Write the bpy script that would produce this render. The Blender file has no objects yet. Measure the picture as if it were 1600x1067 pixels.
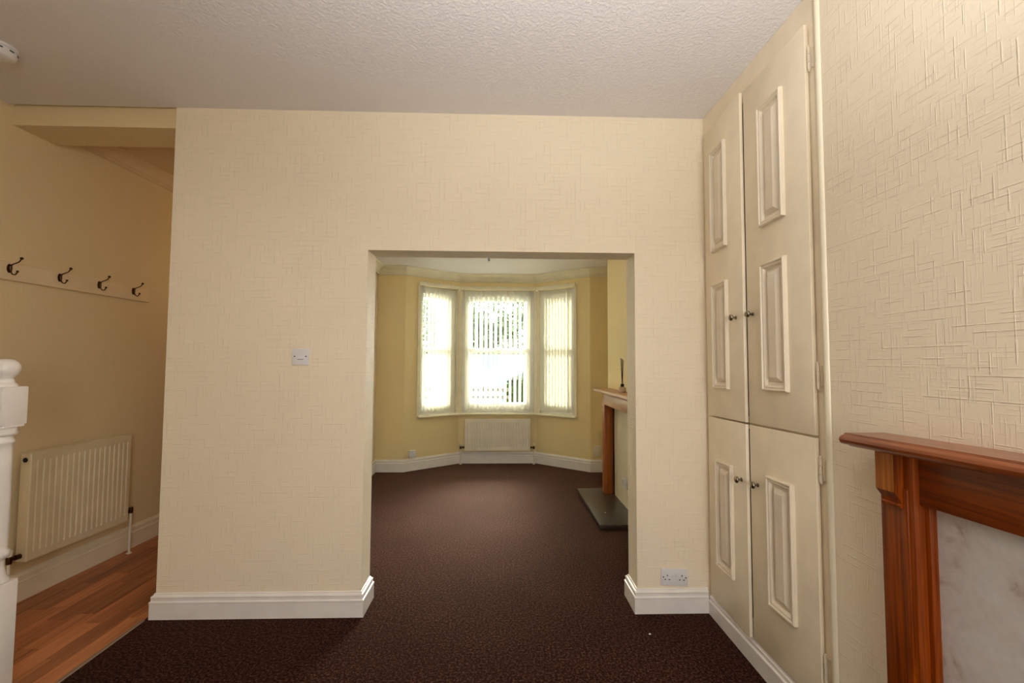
import bpy, bmesh, math, random
from mathutils import Vector, Matrix
random.seed(7)
S = bpy.context.scene
COL = S.collection
PI = math.pi

# ------------------------------------------------------------------ camera, sky, lights, exposure
def make_camera():
    yaw, pitch, roll = 0.0294, 0.0475, 0.0049
    fw = Vector((math.sin(yaw)*math.cos(pitch), math.cos(yaw)*math.cos(pitch), math.sin(pitch)))
    r = Vector((math.cos(yaw), -math.sin(yaw), 0)); u = r.cross(fw)
    r2 = r*math.cos(roll)+u*math.sin(roll); u2 = u*math.cos(roll)-r*math.sin(roll)
    c = bpy.data.cameras.new('camera'); c.sensor_width = 36; c.lens = 682.4/1600*36
    c.clip_start = 0.02; c.clip_end = 200
    o = bpy.data.objects.new('camera', c); COL.objects.link(o)
    m = Matrix((r2, u2, -fw)).transposed().to_4x4(); m.translation = (0, 0, 1.3144)
    o.matrix_world = m
    S.camera = o
make_camera()

w = bpy.data.worlds.new('overcast_sky'); S.world = w; w.use_nodes = True
bg = w.node_tree.nodes['Background']
bg.inputs[0].default_value = (1.0, 1.0, 0.88, 1); bg.inputs[1].default_value = 38.0

def area(name, loc, target, sx, sy, energy, color):
    l = bpy.data.lights.new(name, 'AREA'); l.shape = 'RECTANGLE'; l.size = sx; l.size_y = sy
    l.energy = energy; l.color = color
    o = bpy.data.objects.new(name, l); COL.objects.link(o); o.location = loc
    o.rotation_euler = (Vector(target)-Vector(loc)).to_track_quat('-Z', 'Y').to_euler()
    return o
area('rear_fill_light', (0.5, -1.15, 1.4), (0.6, 3.0, 1.3), 1.0, 1.2, 35, (0.98, 0.975, 0.95))  # added unseen area light for assumed daylight behind the camera; rear wall is solid
sun = bpy.data.lights.new('hazy_sun', 'SUN'); sun.energy = 46; sun.angle = math.radians(75); sun.color = (1.0, 0.99, 0.92)
so = bpy.data.objects.new('hazy_sun', sun); COL.objects.link(so); so.location = (0, 12, 9)
so.rotation_euler = Vector((0.12, -0.8, -0.6)).to_track_quat('-Z', 'Y').to_euler()
# the photographer's flash, assumed and unseen, bounced off the ceiling above the camera
fl = bpy.data.lights.new('assumed_bounce_flash', 'SPOT'); fl.energy = 205; fl.spot_size = math.radians(125); fl.spot_blend = 1.0
fl.shadow_soft_size = 0.06; fl.color = (0.97, 0.972, 0.96)
fo = bpy.data.objects.new('assumed_bounce_flash', fl); COL.objects.link(fo); fo.location = (0.1, -0.12, 1.5)
fo.rotation_euler = Vector((0.10, 0.30, 1.0)).to_track_quat('-Z', 'Y').to_euler()
pb = bpy.data.lights.new('bay_fill_light', 'POINT'); pb.energy = 6; pb.shadow_soft_size = 0.05; pb.color = (1.0, 0.97, 0.88)  # added unseen fill for the bay room; the pendant carries no bulb
po = bpy.data.objects.new('bay_fill_light', pb); COL.objects.link(po); po.location = (-0.097, 3.75, 2.2)
hb = bpy.data.lights.new('hall_fill_light', 'POINT'); hb.energy = 3.2; hb.shadow_soft_size = 0.06; hb.color = (1.0, 0.69, 0.34)  # added unseen warm fill for the deep end of the hall
ho = bpy.data.objects.new('hall_fill_light', hb); COL.objects.link(ho); ho.location = (-2.1, 4.1, 2.15)
S.view_settings.view_transform = 'Standard'; S.view_settings.look = 'None'
S.view_settings.gamma = 1.0; S.view_settings.use_curve_mapping = False
S.view_settings.exposure = 0.0
S.cycles.max_bounces = 10; S.cycles.diffuse_bounces = 6; S.cycles.transparent_max_bounces = 16
S.cycles.caustics_reflective = False; S.cycles.caustics_refractive = False
S.cycles.use_denoising = True

# ------------------------------------------------------------------ materials
def srgb(r, g, b):
    f = lambda c: (c/12.92 if c <= 0.04045 else ((c+0.055)/1.055)**2.4)
    return (f(r/255), f(g/255), f(b/255), 1)

class NT:
    def __init__(s, name):
        s.m = bpy.data.materials.new(name); s.m.use_nodes = True
        s.t = s.m.node_tree; s.t.nodes.clear()
        s.out = s.t.nodes.new('ShaderNodeOutputMaterial')
    def n(s, typ, **kw):
        nd = s.t.nodes.new('ShaderNode'+typ)
        for k, v in kw.items(): setattr(nd, k, v)
        return nd
    def link(s, a, b): s.t.links.new(a, b)
    def put(s, sock, v):
        if isinstance(v, bpy.types.NodeSocket): s.link(v, sock)
        elif v is not None: sock.default_value = v
    def math(s, op, a, b=None, c=None):
        nd = s.n('Math', operation=op)
        for i, v in enumerate((a, b, c)): s.put(nd.inputs[i], v)
        return nd.outputs[0]
    def bsdf(s, color, rough=0.5, metal=0.0, spec=0.5, coat=0.0, normal=None):
        b = s.n('BsdfPrincipled')
        s.put(b.inputs['Base Color'], color); s.put(b.inputs['Roughness'], rough)
        b.inputs['Metallic'].default_value = metal
        b.inputs['Specular IOR Level'].default_value = spec
        b.inputs['Coat Weight'].default_value = coat
        if normal is not None: s.link(normal, b.inputs['Normal'])
        s.link(b.outputs[0], s.out.inputs[0])
        return b
    def noise(s, vec, scale, detail=3, rough=0.5, dist=0.0):
        nd = s.n('TexNoise'); s.put(nd.inputs['Vector'], vec)
        nd.inputs['Scale'].default_value = scale; nd.inputs['Detail'].default_value = detail
        nd.inputs['Roughness'].default_value = rough; nd.inputs['Distortion'].default_value = dist
        return nd.outputs['Fac']
    def ramp(s, fac, stops):
        nd = s.n('ValToRGB'); s.link(fac, nd.inputs[0]); e = nd.color_ramp.elements
        while len(e) < len(stops): e.new(0.5)
        for i, (p, c) in enumerate(stops): e[i].position = p; e[i].color = c
        return nd.outputs[0]
    def bump(s, h, strength, dist, normal=None):
        nd = s.n('Bump'); nd.inputs['Strength'].default_value = strength; nd.inputs['Distance'].default_value = dist
        s.link(h, nd.inputs['Height'])
        if normal is not None: s.link(normal, nd.inputs['Normal'])
        return nd.outputs[0]
    def coord(s, kind='Object'): return s.n('TexCoord').outputs[kind]
    def pos(s): return s.n('NewGeometry').outputs['Position']
    def mapped(s, vec, scale):
        nd = s.n('Mapping'); s.link(vec, nd.inputs[0]); nd.inputs['Scale'].default_value = scale
        return nd.outputs[0]

def plain(name, rgb, rough=0.5, metal=0.0, spec=0.5, bumpy=0.0, bscale=60, coat=0.0):
    t = NT(name); p = t.coord()
    f = t.noise(p, 9, 3)
    a = srgb(*rgb); b = tuple(x*0.93 for x in a[:3])+(1,)
    c = t.ramp(f, [(0.35, b), (0.65, a)])
    nrm = t.bump(t.noise(p, bscale, 3), bumpy, 0.002) if bumpy else None
    t.bsdf(c, rough, metal, spec, coat, nrm)
    return t.m

def wallpaper(name, rgb, strength=0.62):
    """cream vinyl paper embossed with short crossed horizontal and vertical strokes"""
    t = NT(name); g = t.pos()
    sep = t.n('SeparateXYZ'); t.link(g, sep.inputs[0])
    u = t.math('ADD', sep.outputs[0], sep.outputs[1]); v = sep.outputs[2]
    def strokes(across, along, per_m, len_per_m, seed, keep, width):
        a = t.math('MULTIPLY_ADD', across, per_m, seed)
        ai = t.math('FLOOR', a); af = t.math('FRACT', a)
        w1 = t.n('TexWhiteNoise', noise_dimensions='1D'); t.link(ai, w1.inputs['W'])
        b = t.math('ADD', t.math('MULTIPLY', along, len_per_m), t.math('MULTIPLY', w1.outputs['Value'], 17.3))
        bi = t.math('FLOOR', b); bf = t.math('FRACT', b)
        cv = t.n('CombineXYZ'); t.link(ai, cv.inputs[0]); t.link(bi, cv.inputs[1]); cv.inputs[2].default_value = seed
        w2 = t.n('TexWhiteNoise', noise_dimensions='3D'); t.link(cv.outputs[0], w2.inputs['Vector'])
        r = w2.outputs['Value']
        on = t.math('GREATER_THAN', r, 1-keep)
        centre = t.math('MULTIPLY_ADD', w1.outputs['Value'], 0.5, 0.25)
        d = t.math('DIVIDE', t.math('ABSOLUTE', t.math('SUBTRACT', af, centre)), width)
        ridge = t.math('SUBTRACT', 1.0, t.math('MINIMUM', d, 1.0))
        e = t.math('MULTIPLY', t.math('MINIMUM', bf, t.math('SUBTRACT', 1.0, bf)), 8.0)
        e = t.math('MINIMUM', e, 1.0)
        sgn = t.math('MULTIPLY_ADD', w2.outputs['Value'], 0.7, 0.3)
        return t.math('MULTIPLY', t.math('MULTIPLY', t.math('MULTIPLY', ridge, e), on), sgn)
    h1 = strokes(v, u, 40, 17, 3.1, 0.46, 0.085)
    h2 = strokes(u, v, 40, 18, 11.7, 0.33, 0.085)
    h3 = strokes(v, u, 110, 22, 23.9, 0.40, 0.16)
    h4 = strokes(u, v, 110, 22, 37.3, 0.40, 0.16)
    h = t.math('ADD', t.math('ADD', h1, h2), t.math('MULTIPLY', t.math('ADD', h3, h4), 0.4))
    h = t.math('ADD', h, t.math('MULTIPLY', t.noise(g, 140, 2), 0.3))
    nrm = t.bump(h, strength, 0.0022)
    a = srgb(*rgb); b = tuple(x*0.95 for x in a[:3])+(1,)
    c = t.ramp(t.noise(g, 1.6, 3), [(0.3, b), (0.7, a)])
    t.bsdf(c, 0.62, 0, 0.3, 0, nrm)
    return t.m

def ceiling_mat(name, rgb):
    t = NT(name); g = t.pos()
    warp = t.n('VectorMath', operation='ADD')
    nz = t.n('TexNoise'); t.link(g, nz.inputs['Vector']); nz.inputs['Scale'].default_value = 26
    sc = t.n('VectorMath', operation='SCALE'); t.link(nz.outputs['Color'], sc.inputs[0]); sc.inputs['Scale'].default_value = 0.03
    t.link(g, warp.inputs[0]); t.link(sc.outputs[0], warp.inputs[1])
    h = t.noise(warp.outputs[0], 75, 4, 0.6)
    h = t.ramp(h, [(0.38, (0, 0, 0, 1)), (0.66, (1, 1, 1, 1))])
    nrm = t.bump(h, 0.5, 0.004)
    a = srgb(*rgb)
    t.bsdf(t.ramp(t.noise(g, 1.2), [(0.3, tuple(x*0.96 for x in a[:3])+(1,)), (0.7, a)]), 0.85, 0, 0.2, 0, nrm)
    return t.m

def carpet_mat(name):
    t = NT(name); g = t.pos()
    f = t.noise(g, 95, 4, 0.8); big = t.noise(g, 2.2, 3)
    c1 = t.ramp(f, [(0.32, srgb(12, 5, 3)), (0.5, srgb(42, 23, 17)), (0.7, srgb(112, 76, 62))])
    mx = t.n('Mix', data_type='RGBA', blend_type='MULTIPLY'); mx.inputs[0].default_value = 1
    t.link(c1, mx.inputs[6]); t.link(t.ramp(big, [(0.3, (0.78, 0.78, 0.78, 1)), (0.7, (1.12, 1.1, 1.1, 1))]), mx.inputs[7])
    nrm = t.bump(t.noise(g, 330, 2, 0.7), 0.5, 0.006)
    d = t.n('BsdfDiffuse'); t.link(mx.outputs[2], d.inputs[0]); t.link(nrm, d.inputs['Normal'])
    gl = t.n('BsdfGlossy'); gl.inputs[0].default_value = (0.62, 0.42, 0.35, 1); gl.inputs['Roughness'].default_value = 0.66   # fibre lustre at grazing angles
    lw = t.n('LayerWeight'); lw.inputs[0].default_value = 0.5
    fac = t.math('MULTIPLY', t.math('MULTIPLY', t.math('POWER', lw.outputs['Facing'], 4.0), 0.36), t.math('MULTIPLY_ADD', f, 1.6, 0.2))
    m = t.n('MixShader'); t.link(fac, m.inputs[0]); t.link(d.outputs[0], m.inputs[1]); t.link(gl.outputs[0], m.inputs[2])
    t.link(m.outputs[0], t.out.inputs[0])
    return t.m

def wood_mat(name, dark, light, axis, rough=0.35, scale=1.0, rand=0.0, coat=0.0, spec=0.25):
    t = NT(name); p = t.coord() if rand == 0 else t.coord('Object')
    sc = [70*scale]*3; sc[axis] = 2.2*scale
    vec = p
    if rand:
        oi = t.n('ObjectInfo'); cmb = t.n('CombineXYZ')
        for i in range(3): t.link(t.math('MULTIPLY', oi.outputs['Random'], 37.0), cmb.inputs[i])
        va = t.n('VectorMath', operation='ADD'); t.link(p, va.inputs[0]); t.link(cmb.outputs[0], va.inputs[1]); vec = va.outputs[0]
    f = t.noise(t.mapped(vec, tuple(sc)), 1.0, 5, 0.62, 0.6)
    f2 = t.noise(t.mapped(vec, tuple(x*3.5 for x in sc)), 1.0, 3, 0.6)
    h = t.math('ADD', t.math('MULTIPLY', f, 0.75), t.math('MULTIPLY', f2, 0.25))
    c = t.ramp(h, [(0.33, srgb(*dark)), (0.66, srgb(*light))])
    if rand:
        hv = t.n('HueSaturation'); t.link(c, hv.inputs['Color'])
        t.link(t.math('MULTIPLY_ADD', oi.outputs['Random'], rand, 1-rand/2), hv.inputs['Value'])
        c = hv.outputs[0]
    t.bsdf(c, rough, 0, spec, coat, t.bump(h, 0.12, 0.002))
    return t.m

def marble_mat(name):
    t = NT(name); p = t.pos()
    f = t.noise(p, 9, 5, 0.6, 0.8); f2 = t.noise(p, 60, 4, 0.6)
    c = t.ramp(f, [(0.30, srgb(166, 148, 136)), (0.40, srgb(192, 182, 174)), (0.47, srgb(200, 193, 187)), (0.75, srgb(208, 205, 201))])
    mx = t.n('Mix', data_type='RGBA', blend_type='MULTIPLY'); mx.inputs[0].default_value = 0.6
    t.link(c, mx.inputs[6]); t.link(t.ramp(f2, [(0.3, (0.86, 0.86, 0.86, 1)), (0.7, (1, 1, 1, 1))]), mx.inputs[7])
    t.bsdf(mx.outputs[2], 0.25)
    return t.m

def slate_mat(name):
    t = NT(name); p = t.pos()
    c = t.ramp(t.noise(p, 22, 5, 0.65), [(0.3, srgb(48, 41, 36)), (0.7, srgb(74, 64, 57))])
    t.bsdf(c, 0.32, 0, 0.5, 0, t.bump(t.noise(p, 40, 4), 0.15, 0.003))
    return t.m

def slat_mat(name):
    t = NT(name); p = t.coord()
    c = t.ramp(t.noise(p, 90, 2), [(0.3, srgb(248, 246, 236)), (0.7, srgb(251, 250, 243))])
    d = t.n('BsdfDiffuse'); t.link(c, d.inputs[0])
    tr = t.n('BsdfTranslucent'); t.link(c, tr.inputs[0])
    m = t.n('MixShader'); m.inputs[0].default_value = 0.5
    t.link(d.outputs[0], m.inputs[1]); t.link(tr.outputs[0], m.inputs[2]); t.link(m.outputs[0], t.out.inputs[0])
    return t.m

def glass_mat(name):
    t = NT(name)
    lw = t.n('Fresnel'); lw.inputs[0].default_value = 1.45
    a = t.n('BsdfTransparent'); a.inputs[0].default_value = (0.97, 0.985, 0.975, 1)
    b = t.n('BsdfGlossy'); b.inputs['Roughness'].default_value = 0.02
    m = t.n('MixShader'); t.link(lw.outputs[0], m.inputs[0])
    t.link(a.outputs[0], m.inputs[1]); t.link(b.outputs[0], m.inputs[2]); t.link(m.outputs[0], t.out.inputs[0])
    return t.m

def leaf_mat(name, dark, light):
    t = NT(name); p = t.pos()
    c = t.ramp(t.noise(p, 5, 4), [(0.35, srgb(*dark)), (0.65, srgb(*light))])
    d = t.n('BsdfDiffuse'); t.link(c, d.inputs[0]); tr = t.n('BsdfTranslucent'); t.link(c, tr.inputs[0])
    m = t.n('MixShader'); m.inputs[0].default_value = 0.35
    t.link(d.outputs[0], m.inputs[1]); t.link(tr.outputs[0], m.inputs[2]); t.link(m.outputs[0], t.out.inputs[0])
    return t.m

M = dict(
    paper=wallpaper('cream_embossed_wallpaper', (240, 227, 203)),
    paper_dimmed=wallpaper('dimmed_cream_embossed_wallpaper', (228, 209, 166), 0.4),  # the hall's dim orange light put into a darker paper colour
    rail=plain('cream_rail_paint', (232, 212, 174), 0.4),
    rad_light_tinted=plain('light_tinted_radiator_enamel', (224, 210, 176), 0.35),  # enamel made creamier with the colour of the hall's light
    paper_daylit=wallpaper('daylight_tinted_embossed_wallpaper', (236, 216, 164)),  # same paper, the bay's yellow daylight bounce put into its colour
    ceiling=ceiling_mat('textured_ceiling_paint', (234, 230, 231)),
    gloss=plain('white_gloss_paint', (236, 231, 226), 0.28, coat=0.2),
    gloss_cream=plain('cream_gloss_paint', (235, 226, 200), 0.3),
    cornice=plain('cornice_paint', (232, 224, 200), 0.6),
    cupboard=plain('beige_satin_paint', (246, 233, 207), 0.33, bumpy=0.05, bscale=120),
    cupboard_trim=plain('pale_cream_satin_paint', (234, 222, 200), 0.3),
    gap=plain('dark_gap', (40, 32, 26), 0.9),
    carpet=carpet_mat('brown_carpet'),
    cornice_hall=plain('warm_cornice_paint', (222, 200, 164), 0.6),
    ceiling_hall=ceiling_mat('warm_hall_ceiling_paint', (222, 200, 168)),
    plank=wood_mat('reddish_laminate', (122, 68, 40), (198, 132, 86), 1, 0.35, 0.45, 0.34),
    oak_z=wood_mat('varnished_oak_upright', (82, 29, 1), (150, 68, 8), 2, 0.35, coat=0.05),
    oak_y=wood_mat('varnished_oak_level', (82, 29, 1), (150, 68, 8), 1, 0.35, coat=0.05),
    oak_lit=wood_mat('lit_oak_face', (118, 62, 14), (186, 112, 44), 2, 0.4),  # corbel's lit front face painted in as a lighter oak
    oak_shelf=wood_mat('polished_oak_shelf', (92, 38, 8), (156, 80, 28), 1, 0.3, coat=0.35, spec=0.5),
    pine_z=wood_mat('orange_pine_upright', (140, 74, 34), (176, 104, 56), 2, 0.4),
    pine_y=wood_mat('pale_pine_level', (168, 118, 88), (206, 162, 126), 1, 0.35),
    marble=marble_mat('mottled_marble'),
    slate=slate_mat('honed_slate'),
    rad=plain('radiator_enamel', (233, 226, 208), 0.35),
    plastic=plain('white_plastic', (226, 224, 226), 0.35),
    plastic_cream=plain('cream_plastic', (232, 226, 206), 0.4),
    dark=plain('black_recess', (18, 14, 12), 0.8),
    pewter=plain('aged_pewter', (150, 140, 122), 0.25, 1.0),
    bronze=plain('dark_antique_brass', (84, 62, 42), 0.3, 1.0),
    chrome=plain('tarnished_chrome', (140, 120, 100), 0.3, 1.0),
    slat=slat_mat('cream_blind_fabric'),
    glass=glass_mat('window_glass'),
    upvc=plain('white_upvc', (240, 240, 236), 0.3),
    reed=plain('dark_reed', (50, 34, 26), 0.7),
    oil=plain('clear_bottle_oil', (206, 190, 168), 0.1, 0, 0.6),
    strip=plain('aluminium_strip', (150, 132, 116), 0.45, 0.5),
    tarmac=plain('tarmac', (120, 120, 120), 0.9, bumpy=0.3, bscale=80),
    carpaint=plain('white_car_paint', (245, 246, 248), 0.15, coat=0.6),
    carglass=plain('dark_car_glass', (120, 132, 136), 0.05),
    rubber=plain('tyre_rubber', (30, 30, 30), 0.8),
    teal=plain('teal_painted_boards', (26, 58, 56), 0.6),
    leaf=leaf_mat('hedge_leaves', (4, 8, 3), (42, 58, 24)),
    leaf2=leaf_mat('pale_tree_leaves', (36, 45, 35), (80, 91, 73)),
    bark=plain('bark', (88, 74, 60), 0.9, bumpy=0.5),
    brickwall=plain('rendered_house', (210, 206, 200), 0.9),
    lint=plain('white_lint', (225, 220, 212), 0.9),
)

# ------------------------------------------------------------------ mesh helpers
def box(bm, x0, x1, y0, y1, z0, z1, bevel=0.0, seg=2):
    x0, x1 = min(x0, x1), max(x0, x1); y0, y1 = min(y0, y1), max(y0, y1); z0, z1 = min(z0, z1), max(z0, z1)
    v = [bm.verts.new(p) for p in ((x0,y0,z0),(x1,y0,z0),(x1,y1,z0),(x0,y1,z0),(x0,y0,z1),(x1,y0,z1),(x1,y1,z1),(x0,y1,z1))]
    fs = [bm.faces.new([v[i] for i in q]) for q in ((0,3,2,1),(4,5,6,7),(0,1,5,4),(1,2,6,5),(2,3,7,6),(3,0,4,7))]
    if bevel:
        es = list({e for f in fs for e in f.edges})
        bmesh.ops.bevel(bm, geom=es, offset=bevel, segments=seg, affect='EDGES', profile=0.5)
def prism(bm, pts, axis, a, b):
    """closed outline pts (p,q) in the plane across axis, extruded a..b.  axis 0: (y,z)  1: (x,z)  2: (x,y)"""
    def P(p, q, t): return {0: (t, p, q), 1: (p, t, q), 2: (p, q, t)}[axis]
    A = [bm.verts.new(P(p, q, a)) for p, q in pts]; B = [bm.verts.new(P(p, q, b)) for p, q in pts]
    n = len(pts)
    bm.faces.new(A); bm.faces.new(B[::-1])
    for i in range(n): bm.faces.new((A[i], B[i], B[(i+1) % n], A[(i+1) % n]))
def lathe(bm, prof, c=(0,0,0), axis='Z', seg=20):
    """prof: (radius, height) list, about axis through c"""
    rings = []
    for r, h in prof:
        ring = []
        for k in range(seg):
            a = 2*PI*k/seg; x, y = r*math.cos(a), r*math.sin(a)
            p = {'Z': (x, y, h), 'X': (h, x, y), 'Y': (x, h, y)}[axis]
            ring.append(bm.verts.new((p[0]+c[0], p[1]+c[1], p[2]+c[2])))
        rings.append(ring)
    for i in range(len(rings)-1):
        for k in range(seg):
            bm.faces.new((rings[i][k], rings[i][(k+1) % seg], rings[i+1][(k+1) % seg], rings[i+1][k]))
    bm.faces.new(rings[0][::-1]); bm.faces.new(rings[-1])
def tube(bm, pts, rad, seg=10):
    pts = [Vector(p) for p in pts]; n = len(pts)
    rs = rad if isinstance(rad, (list, tuple)) else [rad]*n
    rings = []; up = None
    for i in range(n):
        t = (pts[min(i+1, n-1)]-pts[max(i-1, 0)]).normalized()
        if up is None: up = t.orthogonal().normalized()
        else: up = (up - t*up.dot(t)).normalized()
        s = t.cross(up)
        rings.append([bm.verts.new(pts[i]+(up*math.cos(2*PI*k/seg)+s*math.sin(2*PI*k/seg))*rs[i]) for k in range(seg)])
    for i in range(n-1):
        for k in range(seg): bm.faces.new((rings[i][k], rings[i][(k+1) % seg], rings[i+1][(k+1) % seg], rings[i+1][k]))
    bm.faces.new(rings[0][::-1]); bm.faces.new(rings[-1])
def ball(bm, c, r, sz=1.0, seg=14):
    m = Matrix.Translation(c) @ Matrix.Diagonal((r, r, r*sz, 1))
    bmesh.ops.create_uvsphere(bm, u_segments=seg, v_segments=seg*2//3, radius=1, matrix=m)
def curve(pts, n=6):
    """smooth Catmull-Rom through pts"""
    P = [Vector(p) for p in pts]; P = [2*P[0]-P[1]]+P+[2*P[-1]-P[-2]]; out = []
    for i in range(1, len(P)-2):
        for k in range(n):
            t = k/n; a, b, c, d = P[i-1], P[i], P[i+1], P[i+2]
            out.append(0.5*((2*b)+(c-a)*t+(2*a-5*b+4*c-d)*t*t+(3*b-a-3*c+d)*t**3))
    out.append(P[-2]); return out
def sweep(bm, path, prof, side=1):
    """closed section prof (offset from the wall, z) swept with mitres along an open plan path; side=+1 offsets to the left of travel"""
    P = [Vector(p) for p in path]; n = len(P); rings = []
    for i in range(n):
        ns = []
        if i > 0: d = (P[i]-P[i-1]).normalized(); ns.append(Vector((-d.y, d.x)))
        if i < n-1: d = (P[i+1]-P[i]).normalized(); ns.append(Vector((-d.y, d.x)))
        m = sum(ns, Vector((0, 0))); m = m/m.length_squared*len(ns) if len(ns) == 2 else ns[0]
        if len(ns) == 2: m = (ns[0]+ns[1])/(1+ns[0].dot(ns[1]))
        m *= side
        rings.append([bm.verts.new((P[i].x+m.x*o, P[i].y+m.y*o, z)) for o, z in prof])
    k = len(prof)
    for i in range(n-1):
        for j in range(k): bm.faces.new((rings[i][j], rings[i][(j+1) % k], rings[i+1][(j+1) % k], rings[i+1][j]))
    bm.faces.new(rings[0]); bm.faces.new(rings[-1][::-1])

def obj(name, bm, mat, parent=None, smooth=None, warp=None):
    bmesh.ops.recalc_face_normals(bm, faces=bm.faces[:])
    if warp:
        for v in bm.verts: v.co = warp(v.co)
    me = bpy.data.meshes.new(name); bm.to_mesh(me); bm.free()
    me.materials.append(mat)
    if smooth:
        for p in me.polygons: p.use_smooth = True
        try: me.set_sharp_from_angle(angle=math.radians(smooth))
        except Exception: pass
    o = bpy.data.objects.new(name, me); COL.objects.link(o)
    if parent: o.parent = parent
    return o
def B(): return bmesh.new()
def bx(name, mat, parent, *a, bevel=0.0, warp=None):
    bm = B(); box(bm, *a, bevel=bevel); return obj(name, bm, mat, parent, 40 if bevel else None, warp)
def tag(o, label, cat, group=None):
    o['label'] = label; o['category'] = cat
    if group: o['group'] = group
    return o
def thing(name, label, cat, loc=(0,0,0), rz=0.0, group=None):
    o = bpy.data.objects.new(name, None); COL.objects.link(o); o.location = loc; o.rotation_euler = (0,0,rz)
    o.empty_display_size = 0.1
    return tag(o, label, cat, group)
def struct(o): o['kind'] = 'structure'; return o
def empty_struct(name, loc=(0,0,0), rz=0.0):
    o = bpy.data.objects.new(name, None); COL.objects.link(o); o.location = loc; o.rotation_euler = (0,0,rz)
    return struct(o)

# ------------------------------------------------------------------ dimensions (metres)
D = 2.35; DT = 2.505                 # partition front and back faces
H = 2.679                            # ceiling of the near room
HB = 2.468                           # ceiling of the bay room
OL, OR, OT = -0.710, 0.739, 1.915    # opening
PL = -1.75                           # partition's free end at the hall
LW0, LS = -2.6254, 0.0457            # hall wall: x = LW0 + LS*(y-D)
LRZ = -math.atan(LS)
XR = 1.113                           # chimney breast face, near room
BA, BB, BC, BE = (-1.14, 5.32), (-0.525, 5.765), (0.497, 5.765), (1.11, 5.295)   # bay plan
XB = 1.14                            # chimney breast face, bay room
RL = -1.475                           # bay room, left wall

# ------------------------------------------------------------------ setting
# floor: carpet, hall planks
bm = B(); box(bm, -1.79, 1.7, -2.3, DT, -0.12, 0.0); box(bm, PL, 1.7, DT, 5.95, -0.12, 0.0)
struct(obj('floor', bm, M['carpet']))
hall = empty_struct('floor_hall')
bm = B(); box(bm, -2.9, PL+0.005, -2.4, 5.5, -0.12, -0.008); obj('subfloor', bm, M['gap'], hall)
pw = 0.098
plank_mesh = {}
for L in (0.28, 0.38, 0.5):
    bm = B(); box(bm, 0, pw-0.0012, 0, L-0.0012, -0.012, 0, bevel=0.0008, seg=1); 
    bmesh.ops.recalc_face_normals(bm, faces=bm.faces[:])
    me = bpy.data.meshes.new('plank'); bm.to_mesh(me); bm.free(); me.materials.append(M['plank']); plank_mesh[L] = me
x = -1.792-pw
while x > -2.72:
    y = 1.2+random.uniform(0, 0.3)
    while y < 4.6:
        L = random.choice((0.28, 0.38, 0.5))
        p = bpy.data.objects.new('plank', plank_mesh[L]); COL.objects.link(p); p.parent = hall
        p.location = (x, y, random.uniform(-0.0004, 0.0004)); y += L
    x -= pw
bm = B(); prism(bm, [(-1.802, 0), (-1.798, 0.004), (-1.786, 0.004), (-1.782, 0)], 1, -1.0, D-0.022)
struct(obj('trim_1', bm, M['strip']))

# walls
bm = B()
prism(bm, [(PL, -0.1), (OL, -0.1), (OL, OT), (OR, OT), (OR, -0.1), (1.7, -0.1), (1.7, 2.9), (PL, 2.9)], 1, D, DT)
struct(obj('wall_partition', bm, M['paper']))
def wall_y(xl, y): return xl+LS*(y-D)
bm = B()
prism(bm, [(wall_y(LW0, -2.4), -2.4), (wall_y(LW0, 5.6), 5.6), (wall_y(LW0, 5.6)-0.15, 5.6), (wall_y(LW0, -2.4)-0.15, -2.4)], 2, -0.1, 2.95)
struct(obj('wall_left', bm, M['paper_dimmed']))
struct(bx('wall_right', M['paper'], None, XR, 1.7, -2.4, 1.453, -0.1, 2.95))
bm = B()   # wall behind the camera
for a in ((-2.9, -0.8, -0.1, 2.95), (1.0, 1.7, -0.1, 2.95), (-0.8, 1.0, -0.1, 2.95)):
    box(bm, a[0], a[1], -1.4, -1.25, a[2], a[3])
struct(obj('wall_rear', bm, M['paper']))
struct(bx('wall_hall', M['paper'], None, PL, RL, DT, 5.31, -0.1, 2.95))
struct(bx('wall_hall_end', M['paper'], None, -2.8, RL, 5.31, 5.46, -0.1, 2.95))
struct(bx('wall_alcove', M['paper_daylit'], None, 1.5, 1.7, DT, 5.295, -0.1, 2.95))
bm = B(); box(bm, XB, 1.5, 2.95, 4.55, -0.1, 2.95)
struct(obj('wall_chimney', bm, M['paper_daylit']))
struct(bx('wall_back_right', M['paper_daylit'], None, BE[0], 1.7, BE[1], BE[1]+0.2, -0.1, 2.95))
struct(bx('wall_back_left', M['paper_daylit'], None, RL, BA[0], BA[1], BA[1]+0.2, -0.1, 2.95))
# ceilings
struct(bx('ceiling', M['ceiling'], None, -2.9, 1.7, -2.4, D, H, H+0.12))
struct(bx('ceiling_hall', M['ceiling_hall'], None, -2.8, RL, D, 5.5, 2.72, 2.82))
struct(bx('ceiling_back', M['ceiling'], None, RL, 1.7, DT, 6.0, HB, HB+0.1))
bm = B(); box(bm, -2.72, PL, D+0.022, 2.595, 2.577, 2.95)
struct(obj('ceiling_beam', bm, M['paper_dimmed']))

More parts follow.
